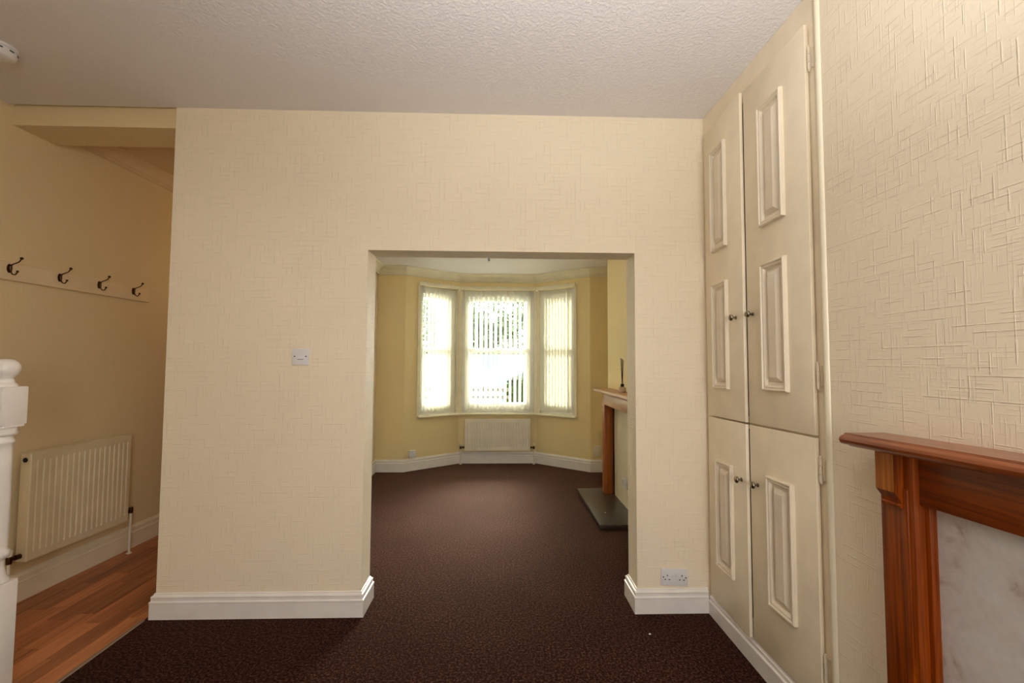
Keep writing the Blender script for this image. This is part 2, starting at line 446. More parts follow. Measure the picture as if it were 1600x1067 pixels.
# bay walls: each splay is a wall below and above its window; the window opening runs corner to corner
SILL, HEAD = 0.652, 2.265
def frame2(P, Q):
    P = Vector(P); Q = Vector(Q); d = (Q-P).normalized(); n = Vector((-d.y, d.x))   # n points outward (+y)
    return P, d, n, (Q-P).length
def wall_piece(bm, P, Q, s0, s1, z0, z1, t=0.2, o0=0.0):
    p, d, n, L = frame2(P, Q)
    pts = [p+d*s0+n*o0, p+d*s1+n*o0, p+d*s1+n*t, p+d*s0+n*t]
    prism(bm, [(q.x, q.y) for q in pts], 2, z0, z1)
LW = frame2(BA, BB)[3]; CW = frame2(BB, BC)[3]; RW = frame2(BC, BE)[3]
for nm, P, Q, W, s0, s1 in (('wall_bay_left', BA, BB, LW, 0.195, LW), ('wall_bay_centre', BB, BC, CW, 0.0, CW), ('wall_bay_right', BC, BE, RW, 0.0, RW-0.215)):
    bm = B()
    wall_piece(bm, P, Q, 0, W, -0.1, SILL-0.02); wall_piece(bm, P, Q, 0, W, HEAD, 2.95)
    if s0 > 0: wall_piece(bm, P, Q, 0, s0, SILL-0.02, HEAD)
    if s1 < W: wall_piece(bm, P, Q, s1, W, SILL-0.02, HEAD)
    struct(obj(nm, bm, M['paper_daylit']))

# skirtings
SK = [(0,0),(0.019,0),(0.019,0.082),(0.021,0.086),(0.0195,0.091),(0.014,0.094),(0.0145,0.108),(0.016,0.114),(0.012,0.119),(0.007,0.122),(0.005,0.129),(0,0.131)]
def skirt(name, path, side, mat='gloss', k=1.0):
    bm = B(); sweep(bm, path, [(o, z*k) for o, z in SK], side); return struct(obj(name, bm, M[mat], None))
skirt('baseboard_partition_left', [(PL, 3.2), (PL, D), (OL, D), (OL, DT), (RL, DT)], -1, k=0.96)
skirt('baseboard_partition_right', [(1.3, DT), (OR, DT), (OR, D), (XR+0.001, D)], -1, k=0.94)
skirt('baseboard_left', [(wall_y(LW0, 5.3), 5.3), (wall_y(LW0, 1.3), 1.3)], 1, 'gloss_cream', k=1.18)
skirt('baseboard_back', [(RL, DT), (RL, BA[1]), BA, BB, BC, BE, (1.5, BE[1]), (1.5, 4.55)], -1, k=1.12)
skirt('baseboard_right', [(XR, 1.44), (XR, 1.245)], -1)
# cornices
CN = [(0,0),(0.095,0),(0.095,-0.008),(0.082,-0.014),(0.07,-0.02),(0.05,-0.036),(0.036,-0.058),(0.03,-0.072),(0.02,-0.078),(0.018,-0.092),(0.008,-0.098),(0,-0.1)]
bm = B(); sweep(bm, [(XB+0.01, 4.55), (1.5, 4.55), (1.5, BE[1]), BE, BC, BB, BA, (RL, BA[1]), (RL, DT)], [(o, HB+z) for o, z in CN], 1)
struct(obj('cornice_back', bm, M['cornice']))
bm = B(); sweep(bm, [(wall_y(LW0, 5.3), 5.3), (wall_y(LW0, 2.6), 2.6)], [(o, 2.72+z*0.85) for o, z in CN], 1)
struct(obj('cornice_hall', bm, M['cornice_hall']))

# window board that follows the bay
bm = B()
sprof = [(-0.14, SILL-0.026), (0.045, SILL-0.026), (0.052, SILL-0.02), (0.054, SILL-0.012), (0.05, SILL-0.002), (0.045, SILL), (-0.14, SILL)]
pA = frame2(BA, BB); pE = frame2(BC, BE)
a0 = pA[0]+pA[1]*0.165; e0 = pE[0]+pE[1]*(RW-0.18)
sweep(bm, [tuple(a0), BB, BC, tuple(e0)], sprof, -1)
struct(obj('window_sill', bm, M['gloss_cream']))

# sash windows
def window(n, P, Q, s0, s1):
    p, d, nn, L = frame2(P, Q); ang = math.atan2(d.y, d.x)
    base = p+d*s0
    W = s1-s0
    r = empty_struct('window_%d' % n, (base.x, base.y, 0), ang)   # local x along the wall, y outward
    zb, zt = SILL, HEAD
    bm = B()
    f = 0.052
    for a in ((0, f, zb, zt), (W-f, W, zb, zt)): box(bm, a[0], a[1], 0.05, 0.15, a[2], a[3], bevel=0.004)
    box(bm, f, W-f, 0.05, 0.15, zt-0.075, zt, bevel=0.004); box(bm, f, W-f, 0.05, 0.16, zb, zb+0.05, bevel=0.004)
    # staff beads
    box(bm, f, f+0.014, 0.052, 0.075, zb+0.05, zt-0.075); box(bm, W-f-0.014, W-f, 0.052, 0.075, zb+0.05, zt-0.075)
    obj('frame', bm, M['upvc'], r, 40)
    zm = 1.47
    for lo, (z0, z1, y0) in enumerate(((zb+0.05, zm+0.03, 0.078), (zm-0.03, zt-0.075, 0.112))):
        bm = B(); x0, x1 = f+0.004, W-f-0.004; st = 0.04
        rb, rt = (0.075, 0.045) if lo == 0 else (0.045, 0.05)
        box(bm, x0, x0+st, y0, y0+0.032, z0, z1, bevel=0.003); box(bm, x1-st, x1, y0, y0+0.032, z0, z1, bevel=0.003)
        box(bm, x0+st, x1-st, y0, y0+0.032, z0, z0+rb, bevel=0.003); box(bm, x0+st, x1-st, y0, y0+0.032, z1-rt, z1, bevel=0.003)
        if lo == 0: box(bm, W/2-0.03, W/2+0.03, y0-0.012, y0+0.001, z1-0.03, z1-0.012, bevel=0.002)
        sash = obj('sash', bm, M['upvc'], r, 40)
        bx('pane', M['glass'], sash, x0+st-0.004, x1-st+0.004, y0+0.013, y0+0.018, z0+rb-0.004, z1-rt+0.004)
    return r
window(1, BA, BB, 0.195, LW-0.03); window(2, BB, BC, 0.035, CW-0.035); window(3, BC, BE, 0.03, RW-0.215)
# corner posts between the windows
for i, (Pt, d1, d2) in enumerate(((BB, pA[1], Vector((1, 0))), (BC, Vector((1, 0)), pE[1]))):
    n1 = Vector((-d1.y, d1.x)); n2 = Vector((-d2.y, d2.x)); c = Vector(Pt); m = (n1+n2)/(1+n1.dot(n2))
    a = c-d1*0.034; b = c+d2*0.04
    pts = [a+n1*0.012, c+m*0.012, b+n2*0.012, b+n2*0.17, c+m*0.17, a+n1*0.17]
    bm = B(); prism(bm, [(q.x, q.y) for q in pts], 2, SILL, HEAD)
    struct(obj('trim_%d' % (2+i), bm, M['gloss_cream']))
# architrave strip round the window's outer sides
for i, (fr, s, sg) in enumerate(((pA, 0.195, -1), (pE, RW-0.215, 1))):
    p, d, nn, L = fr
    q = [p+d*s-nn*0.012, p+d*(s+sg*0.034)-nn*0.012, p+d*(s+sg*0.034), p+d*s]
    bm = B(); prism(bm, [(v.x, v.y) for v in q], 2, SILL, HEAD+0.02)
    struct(obj('trim_%d' % (4+i), bm, M['gloss_cream']))

# ------------------------------------------------------------------ vertical blinds
def blind(P, Q, s0, s1, n, angs, label, skip=0.0, ext=(0.03, 0.03), stack=None):
    p, d, nn, L = frame2(P, Q); base = p+d*s0; W = s1-s0
    r = thing('vertical_blind', label, 'blind', (base.x, base.y, 0), math.atan2(d.y, d.x), 'vertical blinds in the bay window')
    bm = B()
    prism(bm, [(-0.034, HEAD+0.005), (-0.034, HEAD+0.04), (-0.03, HEAD+0.044), (-0.006, HEAD+0.044), (-0.002, HEAD+0.04), (-0.002, HEAD+0.005), (-0.012, HEAD-0.002), (-0.024, HEAD-0.002)], 0, -ext[0], W+ext[1])
    obj('headrail', bm, M['gloss_cream'], r)
    for k in range(3):
        x = W*(0.15+0.35*k)
        bx('bracket', M['gloss'], r, x-0.012, x+0.012, -0.038, 0.0, HEAD+0.03, HEAD+0.052, bevel=0.002)
    zs0, zs1 = SILL+0.03, HEAD-0.012
    w_ = 0.076
    bm = B(); box(bm, -w_/2, w_/2, -0.0006, 0.0006, zs0, zs1); box(bm, -w_/2+0.002, w_/2-0.002, -0.0022, 0.0022, zs0+0.004, zs0+0.034)
    slat = None
    for k in range(n):
        t = (k+0.5)/n if stack is None else stack[k]
        if slat is None: slat = obj('slat', bm, M['slat'], r); o = slat
        else: o = slat.copy(); COL.objects.link(o)
        o.parent = r; a = angs if not callable(angs) else angs(t)
        o.location = (W*t, -0.004+0.03, 0); o.rotation_euler = (0, 0, math.radians(a+random.uniform(-4, 4)))
    bm = B()
    ends = [(W*((k+0.5)/n if stack is None else stack[k]), 0.026, zs0+0.012) for k in range(n)]
    pts = []
    for q, q2 in zip(ends, ends[1:]):
        pts += [q, ((q[0]+q2[0])/2, q[1], q[2]-0.012)]
    tube(bm, pts+[ends[-1]], 0.0016, 5); obj('bottom_chain', bm, M['gloss'], r)
    xx = -0.012 if ext[0] > 0.02 else W+0.012
    bm = B(); tube(bm, [(xx, -0.03, HEAD), (xx, -0.032, 1.3), (xx, -0.03, 0.92)], 0.003, 6); tube(bm, [(xx, -0.03, 1.0), (xx, -0.03, 0.88)], [0.004, 0.007], 8)
    obj('pull_cord', bm, M['gloss_cream'], r)
    return r
blind(BA, BB, 0.20, LW-0.05, 10, lambda t: 54-40*t, 'left vertical blind over the left angled bay window, slats half open', ext=(0.03, 0.035))
blind(BB, BC, 0.06, CW-0.06, 14, 62, 'middle vertical blind above the far radiator, slats turned open showing the car', ext=(0.045, 0.05))
blind(BC, BE, 0.05, RW-0.22, 10, lambda t: 12 if t < 0.8 else 58, 'right vertical blind nearest the pine fireplace, slats turned shut', ext=(0.035, 0.03),
      stack=[0.04, 0.13, 0.22, 0.31, 0.40, 0.49, 0.58, 0.67, 0.76, 0.85])

# ------------------------------------------------------------------ radiators
def radiator(name, label, loc, rz, W, z0, z1, gap, depth, group, mat='rad'):
    """local x along the wall, -y into the room, y=0 on the wall"""
    r = thing(name, label, 'radiator', (loc[0], loc[1], 0), rz, group)
    yb = -gap; yf = -gap-depth
    n = int(W/0.0325); pitch = (W-0.03)/n
    pts = [(0.0, 0.004), (0.004, 0.0), (0.015, 0.0)]
    for k in range(n):
        x = 0.015+k*pitch
        pts += [(x+pitch*0.30, 0.0), (x+pitch*0.44, 0.0045), (x+pitch*0.56, 0.0045), (x+pitch*0.70, 0.0)]
    pts += [(W-0.004, 0.0), (W, 0.004)]
    bm = B()
    rows = ((z0, None), (z0+0.036, None), (z0+0.046, 1), (z1-0.046, 1), (z1-0.036, None), (z1, None))
    R = []
    for z, f in rows:
        R.append([bm.verts.new((x, yf+(y if f else (y if y == 0.004 else 0.0)), z)) for x, y in pts])
    for i in range(len(R)-1):
        for k in range(len(pts)-1): bm.faces.new((R[i][k], R[i][k+1], R[i+1][k+1], R[i+1][k]))
    obj('front_panel', bm, M[mat], r)
    bx('body', M[mat], r, 0.012, W-0.012, yf+0.008, yb, z0+0.006, z1-0.006)
    for x0 in (0.0, W-0.006):
        sp = bx('side_panel', M[mat], r, x0, x0+0.006, yf+0.004, yb, z0, z1, bevel=0.002)
    bm = B(); bxs = int(W/0.02)
    box(bm, 0, W, yf+0.003, yf+0.012, z1-0.004, z1+0.004, bevel=0.0015); box(bm, 0, W, yb-0.010, yb, z1-0.004, z1+0.004, bevel=0.0015)
    for k in range(bxs+1): box(bm, k*(W-0.004)/bxs, k*(W-0.004)/bxs+0.004, yf+0.01, yb-0.008, z1-0.003, z1+0.002)
    obj('top_grille', bm, M[mat], r)
    for x0 in (0.12, W-0.12): bx('wall_bracket', M[mat], r, x0-0.015, x0+0.015, yb, -0.0005, z0+0.08, z1-0.08)
    return r, yf, yb
def valve(r, x, y, z, sgn, cap=True):
    bm = B(); tube(bm, [(x, y, z), (x-sgn*0.05, y, z)], 0.009, 10); lathe(bm, [(0.014, 0), (0.014, 0.022)], (x-sgn*0.012-0.011, y, z), 'X', 8)
    lathe(bm, [(0.012, -0.02), (0.013, 0.012), (0.011, 0.02)], (x-sgn*0.05, y, z), 'Z', 12)
    v = obj('valve', bm, M['bronze'], r, 40)
    if cap:
        bm = B(); lathe(bm, [(0.012, 0.018), (0.0135, 0.022), (0.0135, 0.045), (0.010, 0.052)], (x-sgn*0.05, y, z), 'Z', 14)
        obj('valve_cap', bm, M['plastic_cream'], v, 40)
    bm = B(); tube(bm, [(x-sgn*0.05, y, z-0.018), (x-sgn*0.05, y, 0.0)], 0.0075, 10); lathe(bm, [(0.016, 0), (0.016, 0.004), (0.009, 0.008)], (x-sgn*0.05, y, 0.0), 'Z', 14)
    obj('pipe', bm, M['rad'], r, 40)
# far radiator under the bay
W1 = 0.845
r1, yf, yb = radiator('radiator', 'cream ribbed radiator under the bay window at the far end', (-0.437, BC[1]), 0, W1, 0.178, 0.575, 0.03, 0.06, 'radiators')
valve(r1, 0.0, (yf+yb)/2, 0.214, 1); valve(r1, W1, (yf+yb)/2, 0.214, -1)
# hall radiator on the left wall: local x runs along the wall towards the bay... wall frame turned a quarter
def on_left(y, off=0.0): return (wall_y(LW0, y)+off, y)
c = on_left(2.463)
r2, yf, yb = radiator('radiator', 'cream ribbed radiator on the hall wall below the coat rail', c, PI/2+LRZ, 0.612, 0.238, 0.806, 0.045, 0.058, 'radiators', 'rad_light_tinted')
valve(r2, 0.0, (yf+yb)/2+0.004, 0.268, 1); valve(r2, 0.612, (yf+yb)/2, 0.29, -1, False)
bm = B(); lathe(bm, [(0.013, 0.0), (0.013, -0.004), (0.010, -0.006)], (0.0, -0.0, 0.0), 'X', 16)
pl = obj('blanking_plug', bm, M['dark'], r2, 40); pl.location = (-0.001, (yf+yb)/2, 0.775)
bm = B(); box(bm, -0.002, 0.0, (yf+yb)/2-0.022, (yf+yb)/2+0.022, 0.748, 0.802, bevel=0.0008); obj('plug_boss', bm, M['rad_light_tinted'], r2)

# ------------------------------------------------------------------ coat rail
c = on_left(1.98)
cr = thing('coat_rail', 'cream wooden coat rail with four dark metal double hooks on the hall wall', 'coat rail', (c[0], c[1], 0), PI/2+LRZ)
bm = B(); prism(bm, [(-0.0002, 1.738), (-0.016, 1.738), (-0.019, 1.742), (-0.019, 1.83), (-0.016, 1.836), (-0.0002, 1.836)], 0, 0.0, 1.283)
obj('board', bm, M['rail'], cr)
def hook():
    bm = B()
    lathe(bm, [(0.001, 0.0), (0.0125, 0.0), (0.0115, -0.004), (0.004, -0.006)], (0, 0, 0), 'Y', 16)
    for v in bm.verts: v.co.z = v.co.z*2.0
    up = curve([(0, -0.004, 0.004), (0, -0.012, 0.018), (0, -0.03, 0.026), (0, -0.05, 0.034), (0, -0.062, 0.048)])
    tube(bm, up, [0.006-0.003*min(1, i/8) for i in range(len(up))], 8); ball(bm, (0, -0.064, 0.053), 0.0075)
    lo = curve([(0, -0.004, 0.006), (0, -0.008, -0.014), (0, -0.018, -0.031), (0, -0.034, -0.033), (0, -0.043, -0.022)])
    tube(bm, lo, [0.007-0.004*min(1, i/8) for i in range(len(lo))], 8); ball(bm, (0, -0.045, -0.017), 0.006)
    return bm
hk = None
for y in (2.41, 2.665, 2.908, 3.158):
    if hk is None: hk = obj('hook', hook(), M['bronze'], cr, 50); o = hk
    else: o = hk.copy(); COL.objects.link(o); o.parent = cr
    o.location = (y-1.98-0.03, -0.019, 1.80)

# ------------------------------------------------------------------ built-in cupboard in the near alcove
def CWARP(v):
    t = 0.024*max(0.0, min(1.0, (2.5-v.z)/1.3)); return Vector((v.x, v.y, v.z+(1.93-v.y)*t))
cup = thing('built_in_cupboard', 'beige painted floor to ceiling cupboard with four panelled doors beside the doorway', 'cupboard')
xf = XR+0.019      # face frame plane; doors lie on it
bm = B()
box(bm, xf, xf+0.03, 1.455, D-0.0005, 0.0, 0.112)
box(bm, xf, xf+0.03, 1.455, 1.535, 0.112, H-0.001); box(bm, xf, xf+0.03, 2.28, D-0.0005, 0.112, H-0.001)
box(bm, xf, xf+0.03, 1.535, 2.28, 2.53, H-0.001); box(bm, xf, xf+0.03, 1.535, 2.28, 1.02, 1.07); box(bm, xf, xf+0.03, 1.535, 2.28, 0.112, 0.16)
obj('face_frame', bm, M['cupboard'], cup)
bx('back_board', M['gap'], cup, xf+0.031, xf+0.06, 1.46, 2.345, 0.01, H-0.005)
bm = B(); sweep(bm, [(xf, D-0.02), (xf, 1.462)], [(o*1.05, z*0.86) for o, z in SK], -1)
obj('plinth_skirting', bm, M['gloss'], cup, None, lambda v: Vector((v.x, v.y, v.z+(1.93-v.y)*0.024*min(1, v.z/0.05))))
def AJAR(v):      # the corner doors stand a finger's width proud at their free edge
    v = CWARP(v); return Vector((v.x-0.014*(2.302-v.y)/0.373, v.y, v.z))
def DW(y): return AJAR if y > 1.925 else CWARP
def panel(door, y0, y1, z0, z1):
    rings = [(0.0, 0.0), (0.0005, 0.012), (0.004, 0.017), (0.009, 0.016), (0.0115, 0.011), (0.0165, 0.013), (0.021, 0.011), (0.027, 0.002), (0.037, 0.001), (0.039, 0.004), (0.056, 0.014)]
    bm = B(); prev = None
    for d, h in rings:
        x = XR-h
        ring = [bm.verts.new(q) for q in ((x, y0+d, z0+d), (x, y1-d, z0+d), (x, y1-d, z1-d), (x, y0+d, z1-d))]
        if prev:
            for k in range(4): bm.faces.new((prev[k], prev[(k+1) % 4], ring[(k+1) % 4], ring[k]))
        prev = ring
    bm.faces.new(prev)
    return obj('panel_moulding', bm, M['cupboard_trim'], door, None, DW(y0))
def knob(door, y, z):
    ax = 0.014*(2.302-y)/0.373 if y > 1.925 else 0.0; z += (1.93-y)*0.024*max(0, min(1, (2.5-z)/1.3))
    bm = B(); lathe(bm, [(0.009, 0.0), (0.009, -0.002), (0.005, -0.004), (0.0045, -0.012), (0.007, -0.016), (0.0145, -0.02), (0.0155, -0.024), (0.013, -0.029), (0.006, -0.032)], (XR-ax, y, z), 'X', 20)
    return obj('knob', bm, M['pewter'], door, 50)
def hinge(door, y, z):
    bm = B()
    for k in range(3): lathe(bm, [(0.005, -0.014), (0.005, 0.014)], (XR+0.008, y, z+(k-1)*0.0295), 'Z', 10)
    box(bm, XR+0.012, xf+0.001, y-0.009, y, z-0.036, z+0.036); ball(bm, (XR+0.008, y, z+0.046), 0.004, 1, 8); ball(bm, (XR+0.008, y, z-0.046), 0.004, 1, 8)
    return obj('hinge', bm, M['cupboard_trim'], door, 40)
def door(y0, y1, z0, z1, panels, kn, hinges, label):
    bm = B(); box(bm, XR, xf-0.004, y0, y1, z0, z1, bevel=0.002)
    d = obj('door', bm, M['cupboard'], cup, 40, DW(y0)); d['label'] = label
    for p in panels: panel(d, *p)
    knob(d, *kn)
    for h in hinges: hinge(d, *h)
door(1.929, 2.302, 1.052, 2.562, [(2.064, 2.218, 1.889, 2.416), (2.064, 2.218, 1.193, 1.722)], (1.995, 1.528), [], 'upper door in the corner beside the doorway wall')
door(1.520, 1.923, 1.052, 2.562, [(1.645, 1.803, 1.889, 2.410), (1.645, 1.803, 1.198, 1.730)], (1.880, 1.530), [(1.508, 2.425), (1.506, 1.272)], 'upper door nearer the chimney breast')
door(1.929, 2.302, 0.122, 1.043, [(2.047, 2.210, 0.31, 0.836)], (1.972, 0.79), [], 'lower door in the corner beside the doorway wall')
door(1.520, 1.923, 0.122, 1.043, [(1.633, 1.793, 0.332, 0.85)], (1.868, 0.792), [(1.506, 0.945), (1.508, 0.275)], 'lower door nearer the chimney breast')
bm = B(); lathe(bm, [(0.013, 0.0), (0.013, H)], (XR+0.004, 1.452, 0), 'Z', 16)
struct(obj('trim_6', bm, M['gloss_cream'], None, 40))

# ------------------------------------------------------------------ near fireplace surround (right wall)
def FW(v): return Vector((v.x, v.y, v.z+0.03*(1.2-v.y)*max(0.0, min(1.0, v.z/1.0))))
fp = thing('fireplace_surround', 'varnished reddish oak fireplace surround with marble back panel on the right wall', 'fireplace')
bm = B()
mp = [(XR, 1.118), (0.998, 1.118), (0.995, 1.113), (0.989, 1.111), (0.983, 1.107), (0.980, 1.100), (0.982, 1.093), (0.987, 1.088), (0.996, 1.0855), (1.006, 1.085), (1.012, 1.080), (1.024, 1.078), (XR, 1.078)]
prism(bm, mp, 1, -0.12, 1.242); obj('mantel_shelf', bm, M['oak_shelf'], fp, 25, FW)
for s in (0, 1):
    Y = (lambda y: y) if s == 0 else (lambda y: 1.12-y)
    bm = B(); box(bm, 1.052, XR, Y(1.092), Y(1.19), 0.0, 1.078, bevel=0.002)
    box(bm, 1.047, 1.053, Y(1.106), Y(1.124), 0.0, 0.99, bevel=0.002)
    pil = obj('pilaster', bm, M['oak_z'], fp, 40, FW)
    bm = B(); prism(bm, [(1.027, 1.078), (1.053, 1.078), (1.053, 0.938), (1.042, 0.938), (1.040, 0.945), (1.044, 0.949), (1.043, 0.957), (1.027, 0.978)], 1, Y(1.119), Y(1.175))
    obj('corbel_block', bm, M['oak_z'], pil, 25, FW)
    bm = B(); box(bm, 1.0245, 1.0275, Y(1.120), Y(1.174), 0.979, 1.077, bevel=0.001, seg=1); obj('corbel_face', bm, M['oak_lit'], pil, 25, FW)['label'] = 'oak face of the corbel, its lit tone in the colour'
    bm = B(); box(bm, 1.078, XR, Y(1.079), Y(1.094), 0.0, 0.97, bevel=0.002)
    obj('inner_stile', bm, M['oak_z'], fp, 40, FW)
bm = B(); box(bm, 1.066, XR, 0.028, 1.092, 0.955, 1.078, bevel=0.002); obj('frieze', bm, M['oak_y'], fp, 40, FW)
bx('back_panel', M['marble'], fp, 1.096, XR-0.0005, 0.041, 1.079, 0.0, 0.96)['label'] = 'pale mottled marble back panel'

# ------------------------------------------------------------------ far fireplace in the bay room
ff = thing('fireplace_surround', 'orange pine fireplace surround standing behind the dark slate hearth', 'fireplace')
bm = B(); prism(bm, [(XB, 1.056), (0.972, 1.056), (0.966, 1.05), (0.964, 1.038), (0.968, 1.028), (0.976, 1.024), (XB, 1.024)], 1, 3.02, 4.44)
obj('mantel_shelf', bm, M['pine_y'], ff, 25)['label'] = 'pale pine mantel shelf'
for y0 in (3.12, 4.28): bx('pilaster', M['pine_z'], ff, 1.036, XB, y0, y0+0.1, 0.04, 1.024, bevel=0.003)
bx('frieze', M['pine_y'], ff, 1.03, 1.058, 3.10, 4.275, 0.905, 1.024, bevel=0.004)
bx('back_panel', M['gloss_cream'], ff, XB-0.012, XB, 3.22, 4.28, 0.04, 1.02)
bx('inner_gap', M['dark'], ff, XB-0.02, XB-0.0005, 4.262, 4.282, 0.04, 0.95)
struct(bx('trim_7', M['slate'], None, 1.02, XB-0.0005, 3.10, 3.24, 0.0, 0.0398, bevel=0.003))  # unseen slate block put in under the near pilaster, not a moulding
h = bx('hearth', M['slate'], None, 0.80, XB-0.0005, 3.478, 4.48, 0.0, 0.04, bevel=0.003); tag(h, 'dark grey slate hearth slab on the brown carpet', 'hearth')
# socket on the far fireplace's panel
def socket_plate(name, label, W, Hh, loc, rz, tilt=0.0, cat='socket', kind='double'):
    """local x along the wall, -y out of it"""
    t = thing(name, label, cat, loc, rz); t.rotation_euler = (0, tilt, rz)
    bm = B(); box(bm, -W/2, W/2, -0.009, 0, -Hh/2, Hh/2, bevel=0.003)
    obj('plate', bm, M['plastic'], t, 40)
    def pin(x, z, w, h): bx('pin_slot', M['dark'], t, x-w/2, x+w/2, -0.0095, -0.006, z-h/2, z+h/2)
    def screw(x, z):
        bm = B(); lathe(bm, [(0.0035, -0.006), (0.0035, -0.0096)], (x, 0, z), 'Y', 10); obj('screw', bm, M['dark'], t)
    if kind == 'double':
        for s in (-1, 1):
            c = s*0.039
            pin(c, 0.009, 0.0045, 0.009); pin(c-0.011, -0.012, 0.008, 0.0045); pin(c+0.011, -0.012, 0.008, 0.0045)
            screw(s*0.06, 0.0)
            bm = B(); box(bm, s*0.009-0.0065, s*0.009+0.0065, -0.0125, -0.008, 0.001, 0.022, bevel=0.002); obj('rocker', bm, M['plastic'], t, 40)
    if kind == 'switch':
        screw(-0.03, 0.002); screw(0.03, 0.002)
        bm = B(); prism(bm, [(-0.008, -0.012), (-0.0125, -0.012), (-0.0095, 0.014), (-0.008, 0.014)], 0, -0.0145, 0.0145); obj('rocker', bm, M['plastic'], t)
        bx('rocker_gap', M['dark'], t, -0.015, 0.015, -0.0096, -0.007, -0.0145, -0.0115)
    return t
socket_plate('light_switch', 'white single light switch on the cream wall left of the wide opening', 0.088, 0.087, (-1.050, D, 1.338), 0, 0, 'switch', 'switch')
socket_plate('wall_socket', 'white double wall socket above the skirting, between opening and cupboard', 0.146, 0.087, (0.936, D, 0.1815), 0, math.radians(2.6))
socket_plate('wall_socket', 'small white double socket on the far fireplace panel above the hearth', 0.146, 0.086, (XB-0.0125, 3.90, 0.252), -PI/2, 0)
bp = pA[0]+pA[1]*0.108
t = thing('junction_box', 'white square box above the skirting, left of the far radiator', 'socket', (bp.x, bp.y, 0.202), math.atan2(pA[1].y, pA[1].x))
bx('backbox', M['plastic'], t, -0.043, 0.043, -0.032, 0, -0.043, 0.043, bevel=0.004); bx('cover', M['plastic'], t, -0.041, 0.041, -0.038, -0.0315, -0.041, 0.041, bevel=0.002)
t = thing('blank_plate', 'cream blank plate on the back wall beside the pine pilaster', 'socket', (1.19, BE[1], 0.255), 0)
bx('plate', M['plastic_cream'], t, -0.043, 0.043, -0.01, 0, -0.06, 0.06, bevel=0.003)
for z in (-0.04, 0.04):
    bm = B(); lathe(bm, [(0.0035, -0.0085), (0.0035, -0.0105)], (0, 0, z), 'Y', 10); obj('screw', bm, M['plastic'], t)

# reed diffuser on the far mantel
rd = thing('reed_diffuser', 'small glass reed diffuser with dark reeds on the far mantel shelf', 'diffuser', (1.078, 3.80, 1.056))
bm = B(); lathe(bm, [(0.026, 0.0), (0.031, 0.004), (0.031, 0.038), (0.026, 0.046), (0.014, 0.05)], (0,0,0), 'Z', 18); obj('bottle', bm, M['oil'], rd, 40)
bm = B(); lathe(bm, [(0.013, 0.05), (0.015, 0.052), (0.015, 0.07), (0.012, 0.074)], (0,0,0), 'Z', 16); obj('collar', bm, M['dark'], rd, 40)
for i, (a, b) in enumerate(((-0.010, 0.012), (-0.006, -0.01), (0.004, 0.012), (0.008, -0.006))):
    bm = B(); tube(bm, [(a*0.1, b*0.1, 0.06), (a, b, 0.30-0.006*i)], 0.0022, 6); obj('reed', bm, M['reed'], rd)

# pendant flex, its lampholder just under the lintel
pd = thing('ceiling_pendant', 'dark bare lampholder hanging just below the top of the opening', 'lamp', (-0.097, 3.9, HB))
bm = B(); lathe(bm, [(0.045, 0.0), (0.043, -0.012), (0.02, -0.022), (0.006, -0.024)], (0,0,0), 'Z', 20); obj('ceiling_rose', bm, M['plastic'], pd, 40)
bm = B(); tube(bm, [(0, 0, -0.02), (0, 0, -0.19)], 0.0035, 8); obj('flex', bm, M['plastic'], pd)
bm = B(); lathe(bm, [(0.004, -0.185), (0.008, -0.192), (0.009, -0.21), (0.009, -0.24), (0.007, -0.245)], (0,0,0), 'Z', 16); obj('lampholder', bm, M['dark'], pd, 40)

# ------------------------------------------------------------------ newel post at the left edge
nw = thing('newel_post', 'white painted turned newel post with ball finial at the left edge', 'newel post', (-1.925, 1.765, 0))
hw = 0.0465
bm = B(); box(bm, -hw, hw, -hw, hw, 0.0, 0.462, bevel=0.003); obj('base_block', bm, M['gloss'], nw, 40)
bm = B(); lathe(bm, [(0.03, 0.46), (0.044, 0.464), (0.044, 0.472), (0.034, 0.486), (0.029, 0.515), (0.028, 0.545), (0.033, 0.552), (0.040, 0.56), (0.042, 0.570), (0.040, 0.579), (0.033, 0.586), (0.034, 0.60), (0.0355, 0.68), (0.0345, 0.80), (0.033, 0.96), (0.032, 0.985), (0.037, 0.99), (0.039, 0.997), (0.036, 1.004), (0.032, 1.01), (0.033, 1.018), (0.042, 1.023), (0.0455, 1.030), (0.042, 1.038), (0.045, 1.044), (0.042, 1.052), (0.036, 1.056)], (0,0,0), 'Z', 28)
obj('turned_shaft', bm, M['gloss'], nw, 50)
bm = B(); prism(bm, [(-hw+0.012, -hw+0.0), (hw-0.012, -hw), (hw, -hw+0.012), (hw, hw-0.012), (hw-0.012, hw), (-hw+0.012, hw), (-hw, hw-0.012), (-hw, -hw+0.012)], 2, 1.054, 1.062)
box(bm, -hw, hw, -hw, hw, 1.06, 1.21, bevel=0.005); obj('top_block', bm, M['gloss'], nw, 40)
bm = B(); lathe(bm, [(0.038, 1.208), (0.038, 1.216), (0.033, 1.222), (0.028, 1.226), (0.029, 1.232), (0.024, 1.24), (0.026, 1.246), (0.036, 1.256), (0.042, 1.27), (0.043, 1.283), (0.041, 1.295), (0.034, 1.307), (0.024, 1.314), (0.01, 1.318)], (0,0,0), 'Z', 26)
obj('ball_finial', bm, M['gloss'], nw, 50)
bm = B(); prism(bm, [(-hw+0.004, 1.09), (-hw+0.004, 1.145), (-1.2, 2.02), (-1.2, 1.965)], 0, -0.052, -0.002); obj('handrail', bm, M['gloss'], nw)

